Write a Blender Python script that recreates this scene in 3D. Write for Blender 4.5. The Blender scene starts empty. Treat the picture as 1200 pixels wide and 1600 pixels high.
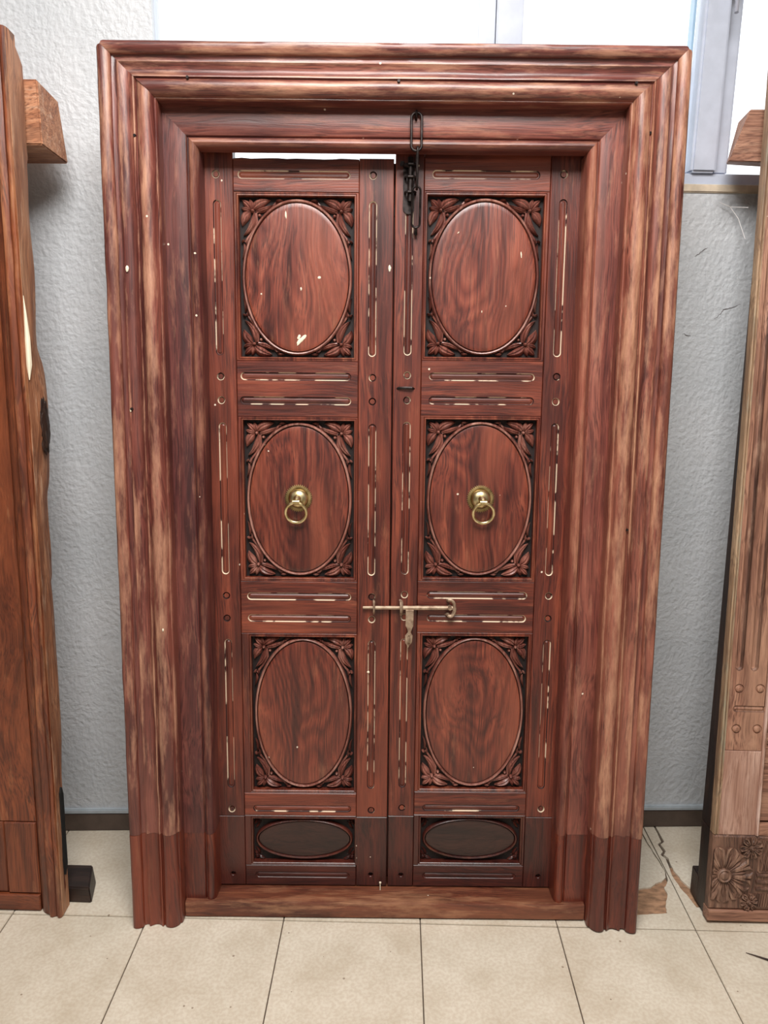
import bpy, bmesh, math, random
from mathutils import Vector, Matrix, noise
random.seed(7)
S = bpy.context.scene
C = S.collection
def srgb(r, g, b):
    f = lambda c: (c/255/12.92) if c/255 <= .04045 else ((c/255+.055)/1.055)**2.4
    return (f(r), f(g), f(b), 1)

# ---------------------------------------------------------------- camera
cam = bpy.data.cameras.new('camera'); camo = bpy.data.objects.new('camera', cam); C.objects.link(camo)
cam.sensor_fit = 'VERTICAL'; cam.sensor_height = 24; cam.lens = 18.0; cam.clip_start = .02
rt = Vector((.9997598, .01805832, .01241916)); up = Vector((-.015991, .21353405, .97680474)); fw = Vector((-.01498754, .97676871, -.21377153))
camo.matrix_world = Matrix(((rt.x, up.x, -fw.x, .63762), (rt.y, up.y, -fw.y, -1.74255), (rt.z, up.z, -fw.z, 1.48679), (0, 0, 0, 1)))
S.camera = camo
# ---------------------------------------------------------------- sky, lights, exposure
w = bpy.data.worlds.new('sky'); S.world = w; w.use_nodes = True
w.node_tree.nodes['Background'].inputs[0].default_value = (.93, .97, 1, 1)
w.node_tree.nodes['Background'].inputs[1].default_value = 1.9
S.view_settings.view_transform = 'Standard'; S.view_settings.look = 'None'; S.view_settings.gamma = 1
S.view_settings.use_curve_mapping = False; S.view_settings.exposure = .1
def area(name, loc, target, sx, sy, power, col):
    l = bpy.data.lights.new(name, 'AREA'); l.shape = 'RECTANGLE'; l.size = sx; l.size_y = sy; l.energy = power; l.color = col
    o = bpy.data.objects.new(name, l); C.objects.link(o); o.location = loc
    o.rotation_euler = (Vector(target)-Vector(loc)).to_track_quat('-Z', 'Y').to_euler(); return o
area('added_top_light', (.62, -1.35, 3.14), (.62, -1.0, 0), 1.3, 1.2, 112, (1, .975, .95))  # unseen overhead area light, added to shape the falloff on wall and floor
area('added_front_light', (.9, -4.75, 1.9), (.6, 0, .9), 3.4, 1.9, 12, (1, .97, .93))  # weak unseen front fill, added; the front wall has no opening

# ---------------------------------------------------------------- material helpers
def mat(name):
    m = bpy.data.materials.new(name); m.use_nodes = True
    return m, m.node_tree, m.node_tree.nodes['Principled BSDF']
def nd(t, typ, ins=None, **kw):
    n = t.nodes.new(typ)
    for k, v in kw.items(): setattr(n, k, v)
    for k, v in (ins or {}).items():
        if isinstance(v, bpy.types.NodeSocket): t.links.new(v, n.inputs[k])
        else: n.inputs[k].default_value = v
    return n
def ramp(t, fac, stops):
    n = nd(t, 'ShaderNodeValToRGB', {0: fac}); e = n.color_ramp.elements
    e[0].position, e[0].color = stops[0]; e[1].position, e[1].color = stops[-1]
    for p, c in stops[1:-1]:
        x = e.new(p); x.color = c
    return n.outputs[0]
def mix(t, fac, a, b, mode='MIX'):
    n = nd(t, 'ShaderNodeMix', data_type='RGBA', blend_type=mode, clamp_factor=True)
    for i, v in ((0, fac), (6, a), (7, b)):
        if isinstance(v, bpy.types.NodeSocket): t.links.new(v, n.inputs[i])
        else: n.inputs[i].default_value = v
    return n.outputs[2]
def math_(t, op, a, b=0.0, c=None):
    n = nd(t, 'ShaderNodeMath', {0: a, 1: b}, operation=op)
    if c is not None: n.inputs[2].default_value = c
    return n.outputs[0]
BK, WH = (0, 0, 0, 1), (1, 1, 1, 1)
def wood(name, dark, mid, light, tan, axis='Z', wear=.5, rough=.4, fleck=.5, swirl=1.2, coat=.15, bumpk=.25, dust=0, filler=0, rings=0):
    m, t, b = mat(name)
    tc = nd(t, 'ShaderNodeTexCoord').outputs['Object']
    rnd = nd(t, 'ShaderNodeObjectInfo').outputs['Random']
    off = nd(t, 'ShaderNodeVectorMath', {0: tc, 1: nd(t, 'ShaderNodeCombineXYZ', {0: math_(t, 'MULTIPLY', rnd, 7.3), 1: math_(t, 'MULTIPLY', rnd, 3.1), 2: math_(t, 'MULTIPLY', rnd, 5.7)}).outputs[0]}, operation='ADD').outputs[0]
    # broad swirl of the grain, across the fibres only
    wn = nd(t, 'ShaderNodeTexNoise', {'Vector': nd(t, 'ShaderNodeMapping', {0: off, 3: {'Z': (1.3, 1.3, .8), 'X': (.8, 1.3, 1.3)}[axis]}).outputs[0], 'Scale': 4.0, 'Detail': 1.5}).outputs[0]
    sw = math_(t, 'MULTIPLY_ADD', wn, .075*swirl, -.0375*swirl)
    cx = {0: sw, 1: sw, 2: 0.0} if axis == 'Z' else {0: 0.0, 1: sw, 2: sw}
    p = nd(t, 'ShaderNodeVectorMath', {0: off, 1: nd(t, 'ShaderNodeCombineXYZ', cx).outputs[0]}, operation='ADD').outputs[0]
    sc = lambda a, g: {'Z': (a, a, g), 'X': (g, a, a)}[axis]
    mp = nd(t, 'ShaderNodeMapping', {0: p, 3: sc(21, 1.0)}).outputs[0]
    n1 = nd(t, 'ShaderNodeTexNoise', {'Vector': mp, 'Scale': 2.0, 'Detail': 6.0, 'Roughness': .58}).outputs[0]
    if rings:
        rn = nd(t, 'ShaderNodeTexNoise', {'Vector': nd(t, 'ShaderNodeMapping', {0: p, 3: sc(4.5, 1.1)}).outputs[0], 'Scale': 1.6, 'Detail': 1.0}).outputs[0]
        rg = math_(t, 'PINGPONG', math_(t, 'MULTIPLY', rn, 34.0), 1.0)
        n1 = math_(t, 'ADD', math_(t, 'MULTIPLY', n1, .80), math_(t, 'MULTIPLY', rg, .20*rings))
    mp2 = nd(t, 'ShaderNodeMapping', {0: p, 3: sc(190, 4)}).outputs[0]
    n2 = nd(t, 'ShaderNodeTexNoise', {'Vector': mp2, 'Scale': 1.6, 'Detail': 4.0}).outputs[0]
    base = ramp(t, n1, [(.30, dark), (.49, mid), (.74, light)])
    base = mix(t, ramp(t, n2, [(.34, (.8, .8, .8, 1)), (.55, BK)]), base, (dark[0]*.75, dark[1]*.7, dark[2]*.7, 1))
    mp3 = nd(t, 'ShaderNodeMapping', {0: off, 3: sc(5, 1.5)}).outputs[0]
    n3 = nd(t, 'ShaderNodeTexNoise', {'Vector': mp3, 'Scale': 1.5, 'Detail': 6.0, 'Roughness': .65}).outputs[0]
    base = mix(t, math_(t, 'MULTIPLY', ramp(t, n3, [(.32, WH), (.52, BK)]), .72), base, dark)      # dark stain patches
    n5 = nd(t, 'ShaderNodeTexNoise', {'Vector': nd(t, 'ShaderNodeMapping', {0: off, 3: sc(7, 1.8)}).outputs[0], 'Scale': 1.1, 'Detail': 3.0}).outputs[0]
    base = mix(t, math_(t, 'MULTIPLY', ramp(t, n5, [(.50, BK), (.66, WH)]), .45), base, light)      # paler heart wood
    vc = nd(t, 'ShaderNodeAttribute', attribute_name='wear').outputs['Fac']
    n4 = nd(t, 'ShaderNodeTexNoise', {'Vector': nd(t, 'ShaderNodeMapping', {0: off, 3: sc(26, 4)}).outputs[0], 'Scale': 1.7, 'Detail': 8.0, 'Roughness': .7}).outputs[0]
    wm = math_(t, 'ADD', math_(t, 'MULTIPLY', vc, .15), n4)
    wm = ramp(t, math_(t, 'MULTIPLY_ADD', n3, .35, 0) if False else math_(t, 'ADD', wm, math_(t, 'MULTIPLY', n3, .35)), [(.80-.1*wear, BK), (1.06-.1*wear, WH)])
    base = mix(t, math_(t, 'MULTIPLY', wm, min(1, wear*1.3)), base, tan)
    if fleck:
        v = nd(t, 'ShaderNodeTexVoronoi', {'Vector': p, 'Scale': 34.0, 'Randomness': 1.0})
        d = math_(t, 'LESS_THAN', v.outputs['Distance'], .085)
        g = math_(t, 'GREATER_THAN', nd(t, 'ShaderNodeSeparateColor', {0: v.outputs['Color']}).outputs[0], 1-.22*fleck)
        base = mix(t, math_(t, 'MULTIPLY', d, g), base, srgb(225, 210, 190))
    if filler:
        f = nd(t, 'ShaderNodeTexNoise', {'Vector': off, 'Scale': 16.0, 'Detail': 4.0}).outputs[0]
        base = mix(t, ramp(t, f, [(.47, BK), (.51, WH)]), (dark[0]*.5, dark[1]*.5, dark[2]*.5, 1), srgb(222, 202, 175))
    if dust: base = mix(t, dust, base, srgb(150, 130, 118))
    t.links.new(base, b.inputs['Base Color'])
    t.links.new(math_(t, 'MULTIPLY_ADD', n1, .35, rough-.15), b.inputs['Roughness'])
    b.inputs['Coat Weight'].default_value = coat; b.inputs['Coat Roughness'].default_value = .28
    hb = math_(t, 'ADD', math_(t, 'MULTIPLY', n2, .5), math_(t, 'ADD', n1, math_(t, 'MULTIPLY', n4, .6)))
    bp = nd(t, 'ShaderNodeBump', {'Height': hb, 'Strength': bumpk, 'Distance': .004})
    t.links.new(bp.outputs[0], b.inputs['Normal'])
    return m
DK, MD, LT, TN = srgb(66, 26, 22), srgb(112, 47, 35), srgb(158, 78, 55), srgb(196, 140, 100)
M = {}
for ax in 'ZX':
    M['leaf'+ax] = wood('leaf_wood_'+ax, srgb(56, 21, 17), srgb(104, 44, 31), srgb(150, 74, 50), srgb(178, 110, 80), ax, .38, .40, .25, swirl=.5)
    M['frame'+ax] = wood('frame_wood_'+ax, srgb(54, 24, 25), srgb(94, 46, 42), srgb(132, 74, 62), srgb(172, 118, 94), ax, .55, .44, .5, swirl=.7, coat=.06)
    M['mould'+ax] = wood('moulding_wood_'+ax, srgb(66, 29, 27), srgb(114, 58, 49), srgb(150, 88, 73), srgb(192, 142, 114), ax, .68, .36, .2, coat=.28, swirl=.6)
    M['foot'+ax] = wood('new_foot_wood_'+ax, srgb(68, 24, 18), srgb(105, 42, 28), srgb(140, 66, 42), TN, ax, .12, .36, 0, coat=.3)
    M['low'+ax] = wood('dark_foot_wood_'+ax, srgb(42, 17, 15), srgb(74, 29, 22), srgb(102, 44, 31), TN, ax, .08, .38, .1, coat=.25)
    M['frame2'+ax] = wood('lighter_frame_wood_'+ax, srgb(70, 30, 26), srgb(122, 62, 51), srgb(156, 92, 73), srgb(188, 132, 104), ax, .5, .42, .3, swirl=.7)
    M['mould2'+ax] = wood('right_moulding_wood_'+ax, srgb(72, 34, 29), srgb(128, 70, 56), srgb(160, 98, 78), srgb(194, 144, 114), ax, .72, .38, .2, coat=.28, swirl=.6)
    M['sill'+ax] = wood('sill_wood_'+ax, srgb(66, 32, 22), srgb(108, 56, 38), srgb(146, 88, 60), srgb(185, 135, 100), ax, .55, .45, .2)
    M['old'+ax] = wood('orange_wood_'+ax, srgb(70, 32, 20), srgb(118, 58, 34), srgb(152, 82, 48), srgb(196, 140, 98), ax, .4, .38, .15, coat=.25)
    M['side'+ax] = wood('raw_side_wood_'+ax, srgb(112, 66, 44), srgb(172, 114, 80), srgb(208, 156, 120), srgb(232, 196, 166), ax, .7, .6, .1, bumpk=.6, coat=0)
    M['pale'+ax] = wood('pale_wood_'+ax, srgb(104, 68, 54), srgb(160, 114, 92), srgb(190, 146, 120), srgb(214, 178, 150), ax, .5, .55, .2, bumpk=.5, coat=.05)
    M['black'+ax] = wood('near_black_wood_'+ax, srgb(22, 14, 12), srgb(42, 27, 22), srgb(66, 44, 34), srgb(90, 64, 50), ax, .2, .5, 0, coat=.1)
M['ovalZ'] = wood('oval_wood', srgb(66, 27, 22), srgb(120, 54, 39), srgb(158, 84, 60), srgb(184, 122, 90), 'Z', .4, .34, .3, swirl=1.1, coat=.25, rings=.8)
M['ovalL'] = wood('oval_wood_dark', srgb(34, 20, 18), srgb(54, 32, 27), srgb(74, 44, 36), srgb(90, 60, 50), 'X', .2, .4, 0, swirl=1.5)
M['carve'] = wood('carving_wood', srgb(84, 42, 36), srgb(130, 76, 64), srgb(160, 104, 90), srgb(196, 150, 134), 'Z', .6, .36, .15, coat=.3)
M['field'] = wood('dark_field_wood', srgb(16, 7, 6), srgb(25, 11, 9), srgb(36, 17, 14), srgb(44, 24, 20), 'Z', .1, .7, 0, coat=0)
M['filler'] = wood('groove_filler', srgb(60, 22, 18), MD, LT, TN, 'Z', .2, .6, 0, filler=1, coat=0)
M['paleC'] = wood('carved_pale_wood', srgb(66, 44, 36), srgb(116, 82, 66), srgb(150, 114, 94), srgb(190, 152, 128), 'Z', .6, .5, .1, bumpk=.6, coat=.05)
M['greenish'] = wood('greenish_edge_paint', srgb(110, 84, 64), srgb(168, 134, 104), srgb(196, 166, 134), srgb(140, 146, 128), 'Z', .45, .6, .5, bumpk=.6, coat=0)
M['endgrain'] = wood('end_grain', srgb(150, 110, 92), srgb(186, 146, 128), srgb(212, 180, 164), srgb(225, 200, 188), 'Z', .5, .7, 0, coat=0)

def metal(name, c1, c2, rough, met=1.0, sc=60):
    m, t, b = mat(name)
    tc = nd(t, 'ShaderNodeTexCoord').outputs['Object']
    n = nd(t, 'ShaderNodeTexNoise', {'Vector': tc, 'Scale': float(sc), 'Detail': 5.0}).outputs[0]
    t.links.new(ramp(t, n, [(.35, c1), (.65, c2)]), b.inputs['Base Color'])
    b.inputs['Metallic'].default_value = met
    t.links.new(math_(t, 'MULTIPLY_ADD', n, .3, rough), b.inputs['Roughness'])
    t.links.new(nd(t, 'ShaderNodeBump', {'Height': n, 'Strength': .3, 'Distance': .001}).outputs[0], b.inputs['Normal'])
    return m
M['brass'] = metal('aged_brass', srgb(184, 164, 116), srgb(238, 222, 178), .2)
M['olive'] = metal('tarnished_brass', srgb(136, 116, 74), srgb(184, 158, 112), .3)
M['iron'] = metal('black_iron', srgb(30, 27, 27), srgb(64, 56, 54), .3, .8)
M['oldiron'] = metal('worn_latch_metal', srgb(124, 98, 80), srgb(190, 166, 142), .35, .5)
def plain(name, col, rough=.6, bump=0, sc=20, var=.06, dist=.004, stretch=(1, 1, 1)):
    m, t, b = mat(name)
    tc = nd(t, 'ShaderNodeTexCoord').outputs['Object']
    mp = nd(t, 'ShaderNodeMapping', {0: tc, 3: stretch}).outputs[0]
    n = nd(t, 'ShaderNodeTexNoise', {'Vector': mp, 'Scale': float(sc), 'Detail': 7.0, 'Roughness': .55}).outputs[0]
    c1 = tuple(x*(1-var) for x in col[:3])+(1,); c2 = tuple(min(1, x*(1+var)) for x in col[:3])+(1,)
    t.links.new(ramp(t, n, [(.35, c1), (.65, c2)]), b.inputs['Base Color'])
    b.inputs['Roughness'].default_value = rough
    if bump: t.links.new(nd(t, 'ShaderNodeBump', {'Height': n, 'Strength': bump, 'Distance': dist}).outputs[0], b.inputs['Normal'])
    return m
M['pvc'] = plain('window_frame_pvc', srgb(186, 192, 206), .35)
M['pvc_blue'] = plain('window_gasket', srgb(150, 180, 205), .4)
M['stone'] = plain('sill_stone', srgb(216, 200, 178), .5, .3, 30, .14)
M['ledge'] = plain('baseboard_ledge', srgb(176, 184, 190), .5, .2, 30, .08)
M['skirt'] = plain('baseboard_brown', srgb(84, 70, 62), .45, .2, 25, .15)
M['grout'] = plain('grout', srgb(92, 78, 66), .9, .3, 60, .2)
M['mortar'] = plain('broken_mortar', srgb(160, 124, 96), .9, .5, 34, .34, .003, (1, 2.2, 1))
M['handle'] = plain('grey_handle', srgb(150, 150, 160), .4)
M['thread'] = plain('web', srgb(235, 230, 228), .8)
M['crackm'] = plain('crack_dark', srgb(110, 104, 104), .9)
M['whitebit'] = plain('white_paint', srgb(238, 226, 200), .6)
M['room'] = plain('room_paint', srgb(150, 146, 140), .8)
M['ceil'] = plain('ceiling_white', srgb(232, 232, 230), .8)
# plaster wall with rough trowelled relief
m, t, b = mat('plaster_wall'); tc = nd(t, 'ShaderNodeTexCoord').outputs['Object']
d0 = nd(t, 'ShaderNodeTexNoise', {'Vector': tc, 'Scale': 6.0, 'Detail': 2.0}).outputs['Color']
tv = nd(t, 'ShaderNodeVectorMath', {0: tc, 1: nd(t, 'ShaderNodeVectorMath', {0: d0, 3: .05}, operation='SCALE').outputs[0]}, operation='ADD').outputs[0]
n1 = nd(t, 'ShaderNodeTexNoise', {'Vector': tv, 'Scale': 80.0, 'Detail': 5.0, 'Roughness': .5}).outputs[0]
n2 = nd(t, 'ShaderNodeTexVoronoi', {'Vector': nd(t, 'ShaderNodeMapping', {0: tv, 3: (1.4, 1, .8)}).outputs[0], 'Scale': 66.0}, feature='SMOOTH_F1').outputs['Distance']
n3 = nd(t, 'ShaderNodeTexNoise', {'Vector': tc, 'Scale': 3.0, 'Detail': 3.0}).outputs[0]
t.links.new(ramp(t, n3, [(.3, srgb(196, 200, 204)), (.7, srgb(212, 214, 217))]), b.inputs['Base Color'])
b.inputs['Roughness'].default_value = .5
h = math_(t, 'ADD', n1, math_(t, 'MULTIPLY', n2, .5))
t.links.new(nd(t, 'ShaderNodeBump', {'Height': h, 'Strength': .55, 'Distance': .007}).outputs[0], b.inputs['Normal'])
M['wall'] = m
# cream floor tile
m, t, b = mat('cream_tile'); geo = nd(t, 'ShaderNodeNewGeometry').outputs['Position']
n1 = nd(t, 'ShaderNodeTexNoise', {'Vector': geo, 'Scale': 7.0, 'Detail': 8.0, 'Roughness': .6}).outputs[0]
n2 = nd(t, 'ShaderNodeTexNoise', {'Vector': geo, 'Scale': 120.0, 'Detail': 3.0}).outputs[0]
base = ramp(t, n1, [(.3, srgb(200, 188, 168)), (.5, srgb(214, 204, 186)), (.7, srgb(224, 215, 198))])
base = mix(t, math_(t, 'MULTIPLY', ramp(t, n2, [(.40, WH), (.6, BK)]), .22), base, srgb(170, 140, 110))
v = nd(t, 'ShaderNodeTexVoronoi', {'Vector': geo, 'Scale': 17.0})
base = mix(t, math_(t, 'MULTIPLY', math_(t, 'LESS_THAN', v.outputs['Distance'], .05), .7), base, srgb(120, 95, 72))
t.links.new(base, b.inputs['Base Color']); b.inputs['Roughness'].default_value = .32
t.links.new(nd(t, 'ShaderNodeBump', {'Height': n2, 'Strength': .08, 'Distance': .002}).outputs[0], b.inputs['Normal'])
M['tile'] = m
# thin window glass
m, t, b = mat('window_glass'); t.nodes.remove(b)
out = [n for n in t.nodes if n.type == 'OUTPUT_MATERIAL'][0]
ms = nd(t, 'ShaderNodeMixShader', {0: .06, 1: nd(t, 'ShaderNodeBsdfTransparent').outputs[0], 2: nd(t, 'ShaderNodeBsdfGlossy', {'Roughness': .02}).outputs[0]})
t.links.new(ms.outputs[0], out.inputs[0]); M['glass'] = m

# ---------------------------------------------------------------- mesh helpers
def finish(name, bm, mats, parent=None, smooth=False, label=None):
    bmesh.ops.recalc_face_normals(bm, faces=bm.faces)
    me = bpy.data.meshes.new(name); bm.to_mesh(me); bm.free()
    for mm in (mats if isinstance(mats, (list, tuple)) else [mats]): me.materials.append(mm)
    if smooth:
        for p in me.polygons: p.use_smooth = True
        try: me.set_sharp_from_angle(angle=math.radians(38))
        except Exception: pass
    o = bpy.data.objects.new(name, me); C.objects.link(o)
    if parent: o.parent = parent
    if label: o['label'] = label
    return o
def tag(o, label, cat, group=None, kind=None):
    o['label'] = label; o['category'] = cat
    if group: o['group'] = group
    if kind: o['kind'] = kind
    return o
def struct(o): o['kind'] = 'structure'; return o
def empty(name, mw):
    o = bpy.data.objects.new(name, None); C.objects.link(o); o.matrix_world = mw; o.empty_display_size = .1; return o
def box(bm, x0, x1, y0, y1, z0, z1, bev=0, mi=0):
    vs = [bm.verts.new((x, y, z)) for z in (z0, z1) for y in (y0, y1) for x in (x0, x1)]
    fs = [bm.faces.new([vs[i] for i in q]) for q in ((0, 2, 3, 1), (4, 5, 7, 6), (0, 1, 5, 4), (2, 6, 7, 3), (0, 4, 6, 2), (1, 3, 7, 5))]
    for f in fs: f.material_index = mi
    if bev:
        es = list({e for f in fs for e in f.edges})
        bmesh.ops.bevel(bm, geom=es, offset=bev, segments=2, affect='EDGES')
def hexa(bm, p, bev=0):
    """p: 8 corners, bottom ring then top ring"""
    vs = [bm.verts.new(q) for q in p]
    fs = [bm.faces.new([vs[i] for i in q]) for q in ((3, 2, 1, 0), (4, 5, 6, 7), (0, 1, 5, 4), (1, 2, 6, 5), (2, 3, 7, 6), (3, 0, 4, 7))]
    if bev: bmesh.ops.bevel(bm, geom=list({e for f in fs for e in f.edges}), offset=bev, segments=2, affect='EDGES')
def tube(bm, pts, r, n=10, closed=False, rs=None, flat=1.0):
    pts = [Vector(p) for p in pts]; N = len(pts); rings = []
    nrm = None
    for i, p in enumerate(pts):
        a = pts[(i-1) % N] if (closed or i > 0) else p
        c = pts[(i+1) % N] if (closed or i < N-1) else p
        tg = (c-a).normalized()
        if nrm is None:
            nrm = tg.orthogonal().normalized()
            if abs(tg.y) < .9: nrm = (Vector((0, 1, 0))-tg*tg.y).normalized()
        nrm = (nrm-tg*nrm.dot(tg)).normalized(); bn = tg.cross(nrm)
        rr = rs[i] if rs else r
        rings.append([bm.verts.new(p+nrm*math.cos(6.28318*k/n)*rr*flat+bn*math.sin(6.28318*k/n)*rr) for k in range(n)])
    for i in range(N if closed else N-1):
        A, B = rings[i], rings[(i+1) % N]
        for k in range(n): bm.faces.new((A[k], A[(k+1) % n], B[(k+1) % n], B[k]))
    if not closed: bm.faces.new(rings[0][::-1]); bm.faces.new(rings[-1])
def ngon_offset(pts, d):
    """inset of a counter-clockwise polygon in (x,z)"""
    n = len(pts); out = []
    for i in range(n):
        a, b_, c = Vector(pts[i-1]), Vector(pts[i]), Vector(pts[(i+1) % n])
        e1 = (b_-a).normalized(); e2 = (c-b_).normalized()
        n1 = Vector((-e1.y, e1.x)); n2 = Vector((-e2.y, e2.x)); m_ = (n1+n2)
        m_ = m_/max(.3, m_.dot(m_)/2) if m_.length > 1e-6 else n1
        out.append((b_.x+m_.x*d, b_.y+m_.y*d))
    return out
def stadium(cx, cz, lx, lz, r, n=8):
    """centre-line half lengths lx, lz (one is 0)"""
    pts = []
    for k in range(2*n+2):
        if lx or (not lx and not lz):
            a = -math.pi/2+math.pi*(k if k <= n else k-1)/n; s = 1 if k <= n else -1
            pts.append((cx+s*lx+math.cos(a)*r, cz+math.sin(a)*r))
        else:
            a = math.pi*(k if k <= n else k-1)/n; s = 1 if k <= n else -1
            pts.append((cx+math.cos(a)*r, cz+s*lz+math.sin(a)*r))
    if not lx and not lz:
        pts = [(cx+math.cos(6.28318*k/20)*r, cz+math.sin(6.28318*k/20)*r) for k in range(20)]
    return pts
SLOT = [(0, 0, 0), (.0007, .0022, 1), (.0020, .0034, 1), (.0038, .0036, 0), (.0072, .0014, 0)]
PIN = [(0, 0, 0), (.0008, .0026, 1), (.0022, .0038, 1), (.0026, .012, 1)]
def board(name, outline, y, yb, mats, parent, holes=(), bev=.0013, label=None):
    """flat board with front at y, back at yb; outline ccw in (x,z); holes = (cx,cz,lx,lz,r,profile)"""
    bm = bmesh.new()
    def ring(pts, yy): return [bm.verts.new((p[0], yy, p[1])) for p in pts]
    def strip(A, B, mi=0):
        n = len(A)
        for i in range(n):
            f = bm.faces.new((A[i], A[(i+1) % n], B[(i+1) % n], B[i])); f.material_index = mi
    r0 = ring(outline, yb); r1 = ring(outline, y+bev); r2 = ring(ngon_offset(outline, bev), y)
    bm.faces.new(r0); strip(r0, r1); strip(r1, r2)
    es = [bm.edges.get((r2[i], r2[(i+1) % len(r2)])) for i in range(len(r2))]
    for cx, cz, lx, lz, r, prof in holes:
        prev = None
        for ins, dep, mi in prof:
            cur = ring(stadium(cx, cz, lx, lz, r-ins), y+dep)
            if prev is None:
                es += [bm.edges.new((cur[i], cur[(i+1) % len(cur)])) for i in range(len(cur))]
            else: strip(prev, cur, mi)
            prev = cur
        f = bm.faces.new(prev); f.material_index = 0
    bmesh.ops.triangle_fill(bm, use_beauty=True, use_dissolve=False, edges=es, normal=(0, -1, 0))
    return finish(name, bm, mats, parent, label=label)
def rect(x0, x1, z0, z1, j=0.0):
    return [(x0+random.uniform(-j, j), z0+random.uniform(-j, j)), (x1+random.uniform(-j, j), z0+random.uniform(-j, j)), (x1+random.uniform(-j, j), z1+random.uniform(-j, j)), (x0+random.uniform(-j, j), z1+random.uniform(-j, j))]
def extrude_profile(name, prof, fn, nseg, mats, parent, wob=.0006, seed=0, label=None, cap=True):
    """prof: [(t, y, wear)]; fn(t, s) -> (x, z) along the run; closed loop section"""
    bm = bmesh.new(); wl_ = bm.verts.layers.float.new('wear'); rows = []
    for i in range(nseg+1):
        s = i/nseg; row = []
        for k, (t_, y_, w_) in enumerate(prof):
            x, z = fn(t_, s)
            q = noise.noise(Vector((t_*30+seed, x*5, z*5)))*wob; q2 = noise.noise(Vector((t_*30+seed+9, x*14, z*14)))*wob
            v = bm.verts.new((x+q2*.6, y_+q+q2 if w_ >= 0 else y_, z)); v[wl_] = max(0, w_); row.append(v)
        rows.append(row)
    n = len(prof)
    for i in range(nseg):
        for k in range(n):
            bm.faces.new((rows[i][k], rows[i][(k+1) % n], rows[i+1][(k+1) % n], rows[i+1][k]))
    if cap: bm.faces.new(rows[0][::-1]); bm.faces.new(rows[-1])
    return finish(name, bm, mats, parent, smooth=True, label=label)

# ================================================================ SETTING
# floor slab and tiles
T = .36
bm = bmesh.new(); box(bm, -3.0, 4.2, -4.9, .9, -.10, -.0065)
floor = struct(finish('floor', bm, M['grout']))
g = .0016
def tile_mesh(x0, x1, y0, y1, z=0):
    bm = bmesh.new(); box(bm, x0+g, x1-g, y0+g, y1-g, -.012, z, bev=.0012); return bm
proto = None
for j in range(-13, 1):
    for i in range(-8, 11):
        if i*T > 4 or i*T < -3: continue
        if j == 0: continue
        if proto is None:
            proto = finish('tile', tile_mesh(0, T, 0, T), M['tile'], floor); o = proto
        else:
            o = proto.copy(); C.objects.link(o)
        o.location = (i*T, j*T, random.uniform(-.0004, .0004))
def poly_slab(name, pts, z, zb, mm, parent, jit=0, seg=1):
    P = []
    for i, p in enumerate(pts):
        q = pts[(i+1) % len(pts)]
        for k in range(seg):
            f = k/seg; P.append((p[0]*(1-f)+q[0]*f+(random.uniform(-jit, jit) if k else 0), p[1]*(1-f)+q[1]*f+(random.uniform(-jit, jit) if k else 0)))
    bm = bmesh.new()
    A = [bm.verts.new((x, y, zb)) for x, y in P]; B = [bm.verts.new((x, y, z)) for x, y in P]
    bmesh.ops.triangle_fill(bm, use_beauty=False, use_dissolve=False, edges=[bm.edges.new((B[i], B[(i+1) % len(B)])) for i in range(len(B))], normal=(0, 0, 1))
    for i in range(len(P)): bm.faces.new((A[i], A[(i+1) % len(P)], B[(i+1) % len(P)], B[i]))
    return finish(name, bm, mm, parent)
for i in range(-8, 11):                                   # the row that runs under the wall
    if i in (3, 4) or i*T < -3 or i*T > 4: continue
    o = finish('tile', tile_mesh(i*T, i*T+T, 0, .62), M['tile'], floor)
# broken tiles beside the right frame
x3, x4 = 3*T+g, 4*T-g
poly_slab('tile_fragment', [(x3, .60), (x3, .14), (1.33, .152), (1.348, .155), (1.374, .160), (1.394, .178), (1.413, .185), (1.430, .202), (1.436, .227), (1.434, .252), (1.430, .294), (1.427, .338), (1.424, .373), (1.422, .60)], 0, -.008, M['tile'], floor, .0012, 3)
poly_slab('tile_fragment', [(x3, g), (x4, g), (x4, .60), (1.4265, .60), (1.4285, .373), (1.431, .338), (1.4345, .294), (1.4375, .252), (1.4385, .222), (1.432, .19), (1.421, .172), (1.411, .158), (1.412, .134), (1.398, .105), (1.389, .080), (1.386, .060), (1.347, .056), (1.30, .05), (x3, .05)], -.0006, -.008, M['tile'], floor, .0012, 3)
mo = poly_slab('mortar_patch', [(x3, .04), (1.395, .05), (1.43, .10), (1.43, .21), (x3, .2)], -.0048, -.009, M['mortar'], floor, .001, 3)
y3, y4 = 4*T+g, 5*T-g
poly_slab('tile_fragment', [(y3, g), (y4, g), (y4, .085), (1.474, .085), (1.468, .119), (1.457, .16), (1.452, .212), (1.456, .25), (1.459, .289), (1.450, .305), (1.461, .319), (1.457, .353), (1.472, .367), (1.474, .429), (1.474, .60), (y3, .60)], -.0008, -.008, M['tile'], floor, .0012, 3)
poly_slab('tile_fragment', [(1.481, .60), (1.481, .367), (1.4655, .353), (1.4705, .319), (1.459, .305), (1.4675, .289), (1.4645, .266), (1.4635, .234), (1.4695, .21), (1.472, .191), (1.488, .156), (1.50, .12), (1.55, .09), (y4, .09), (y4, .60)], 0, -.008, M['tile'], floor, .0012, 3)
poly_slab('mortar_patch', [(1.446, .08), (y4-.01, .08), (1.50, .16), (1.47, .25), (1.452, .25)], -.0052, -.009, M['mortar'], floor, .001, 3)

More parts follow.
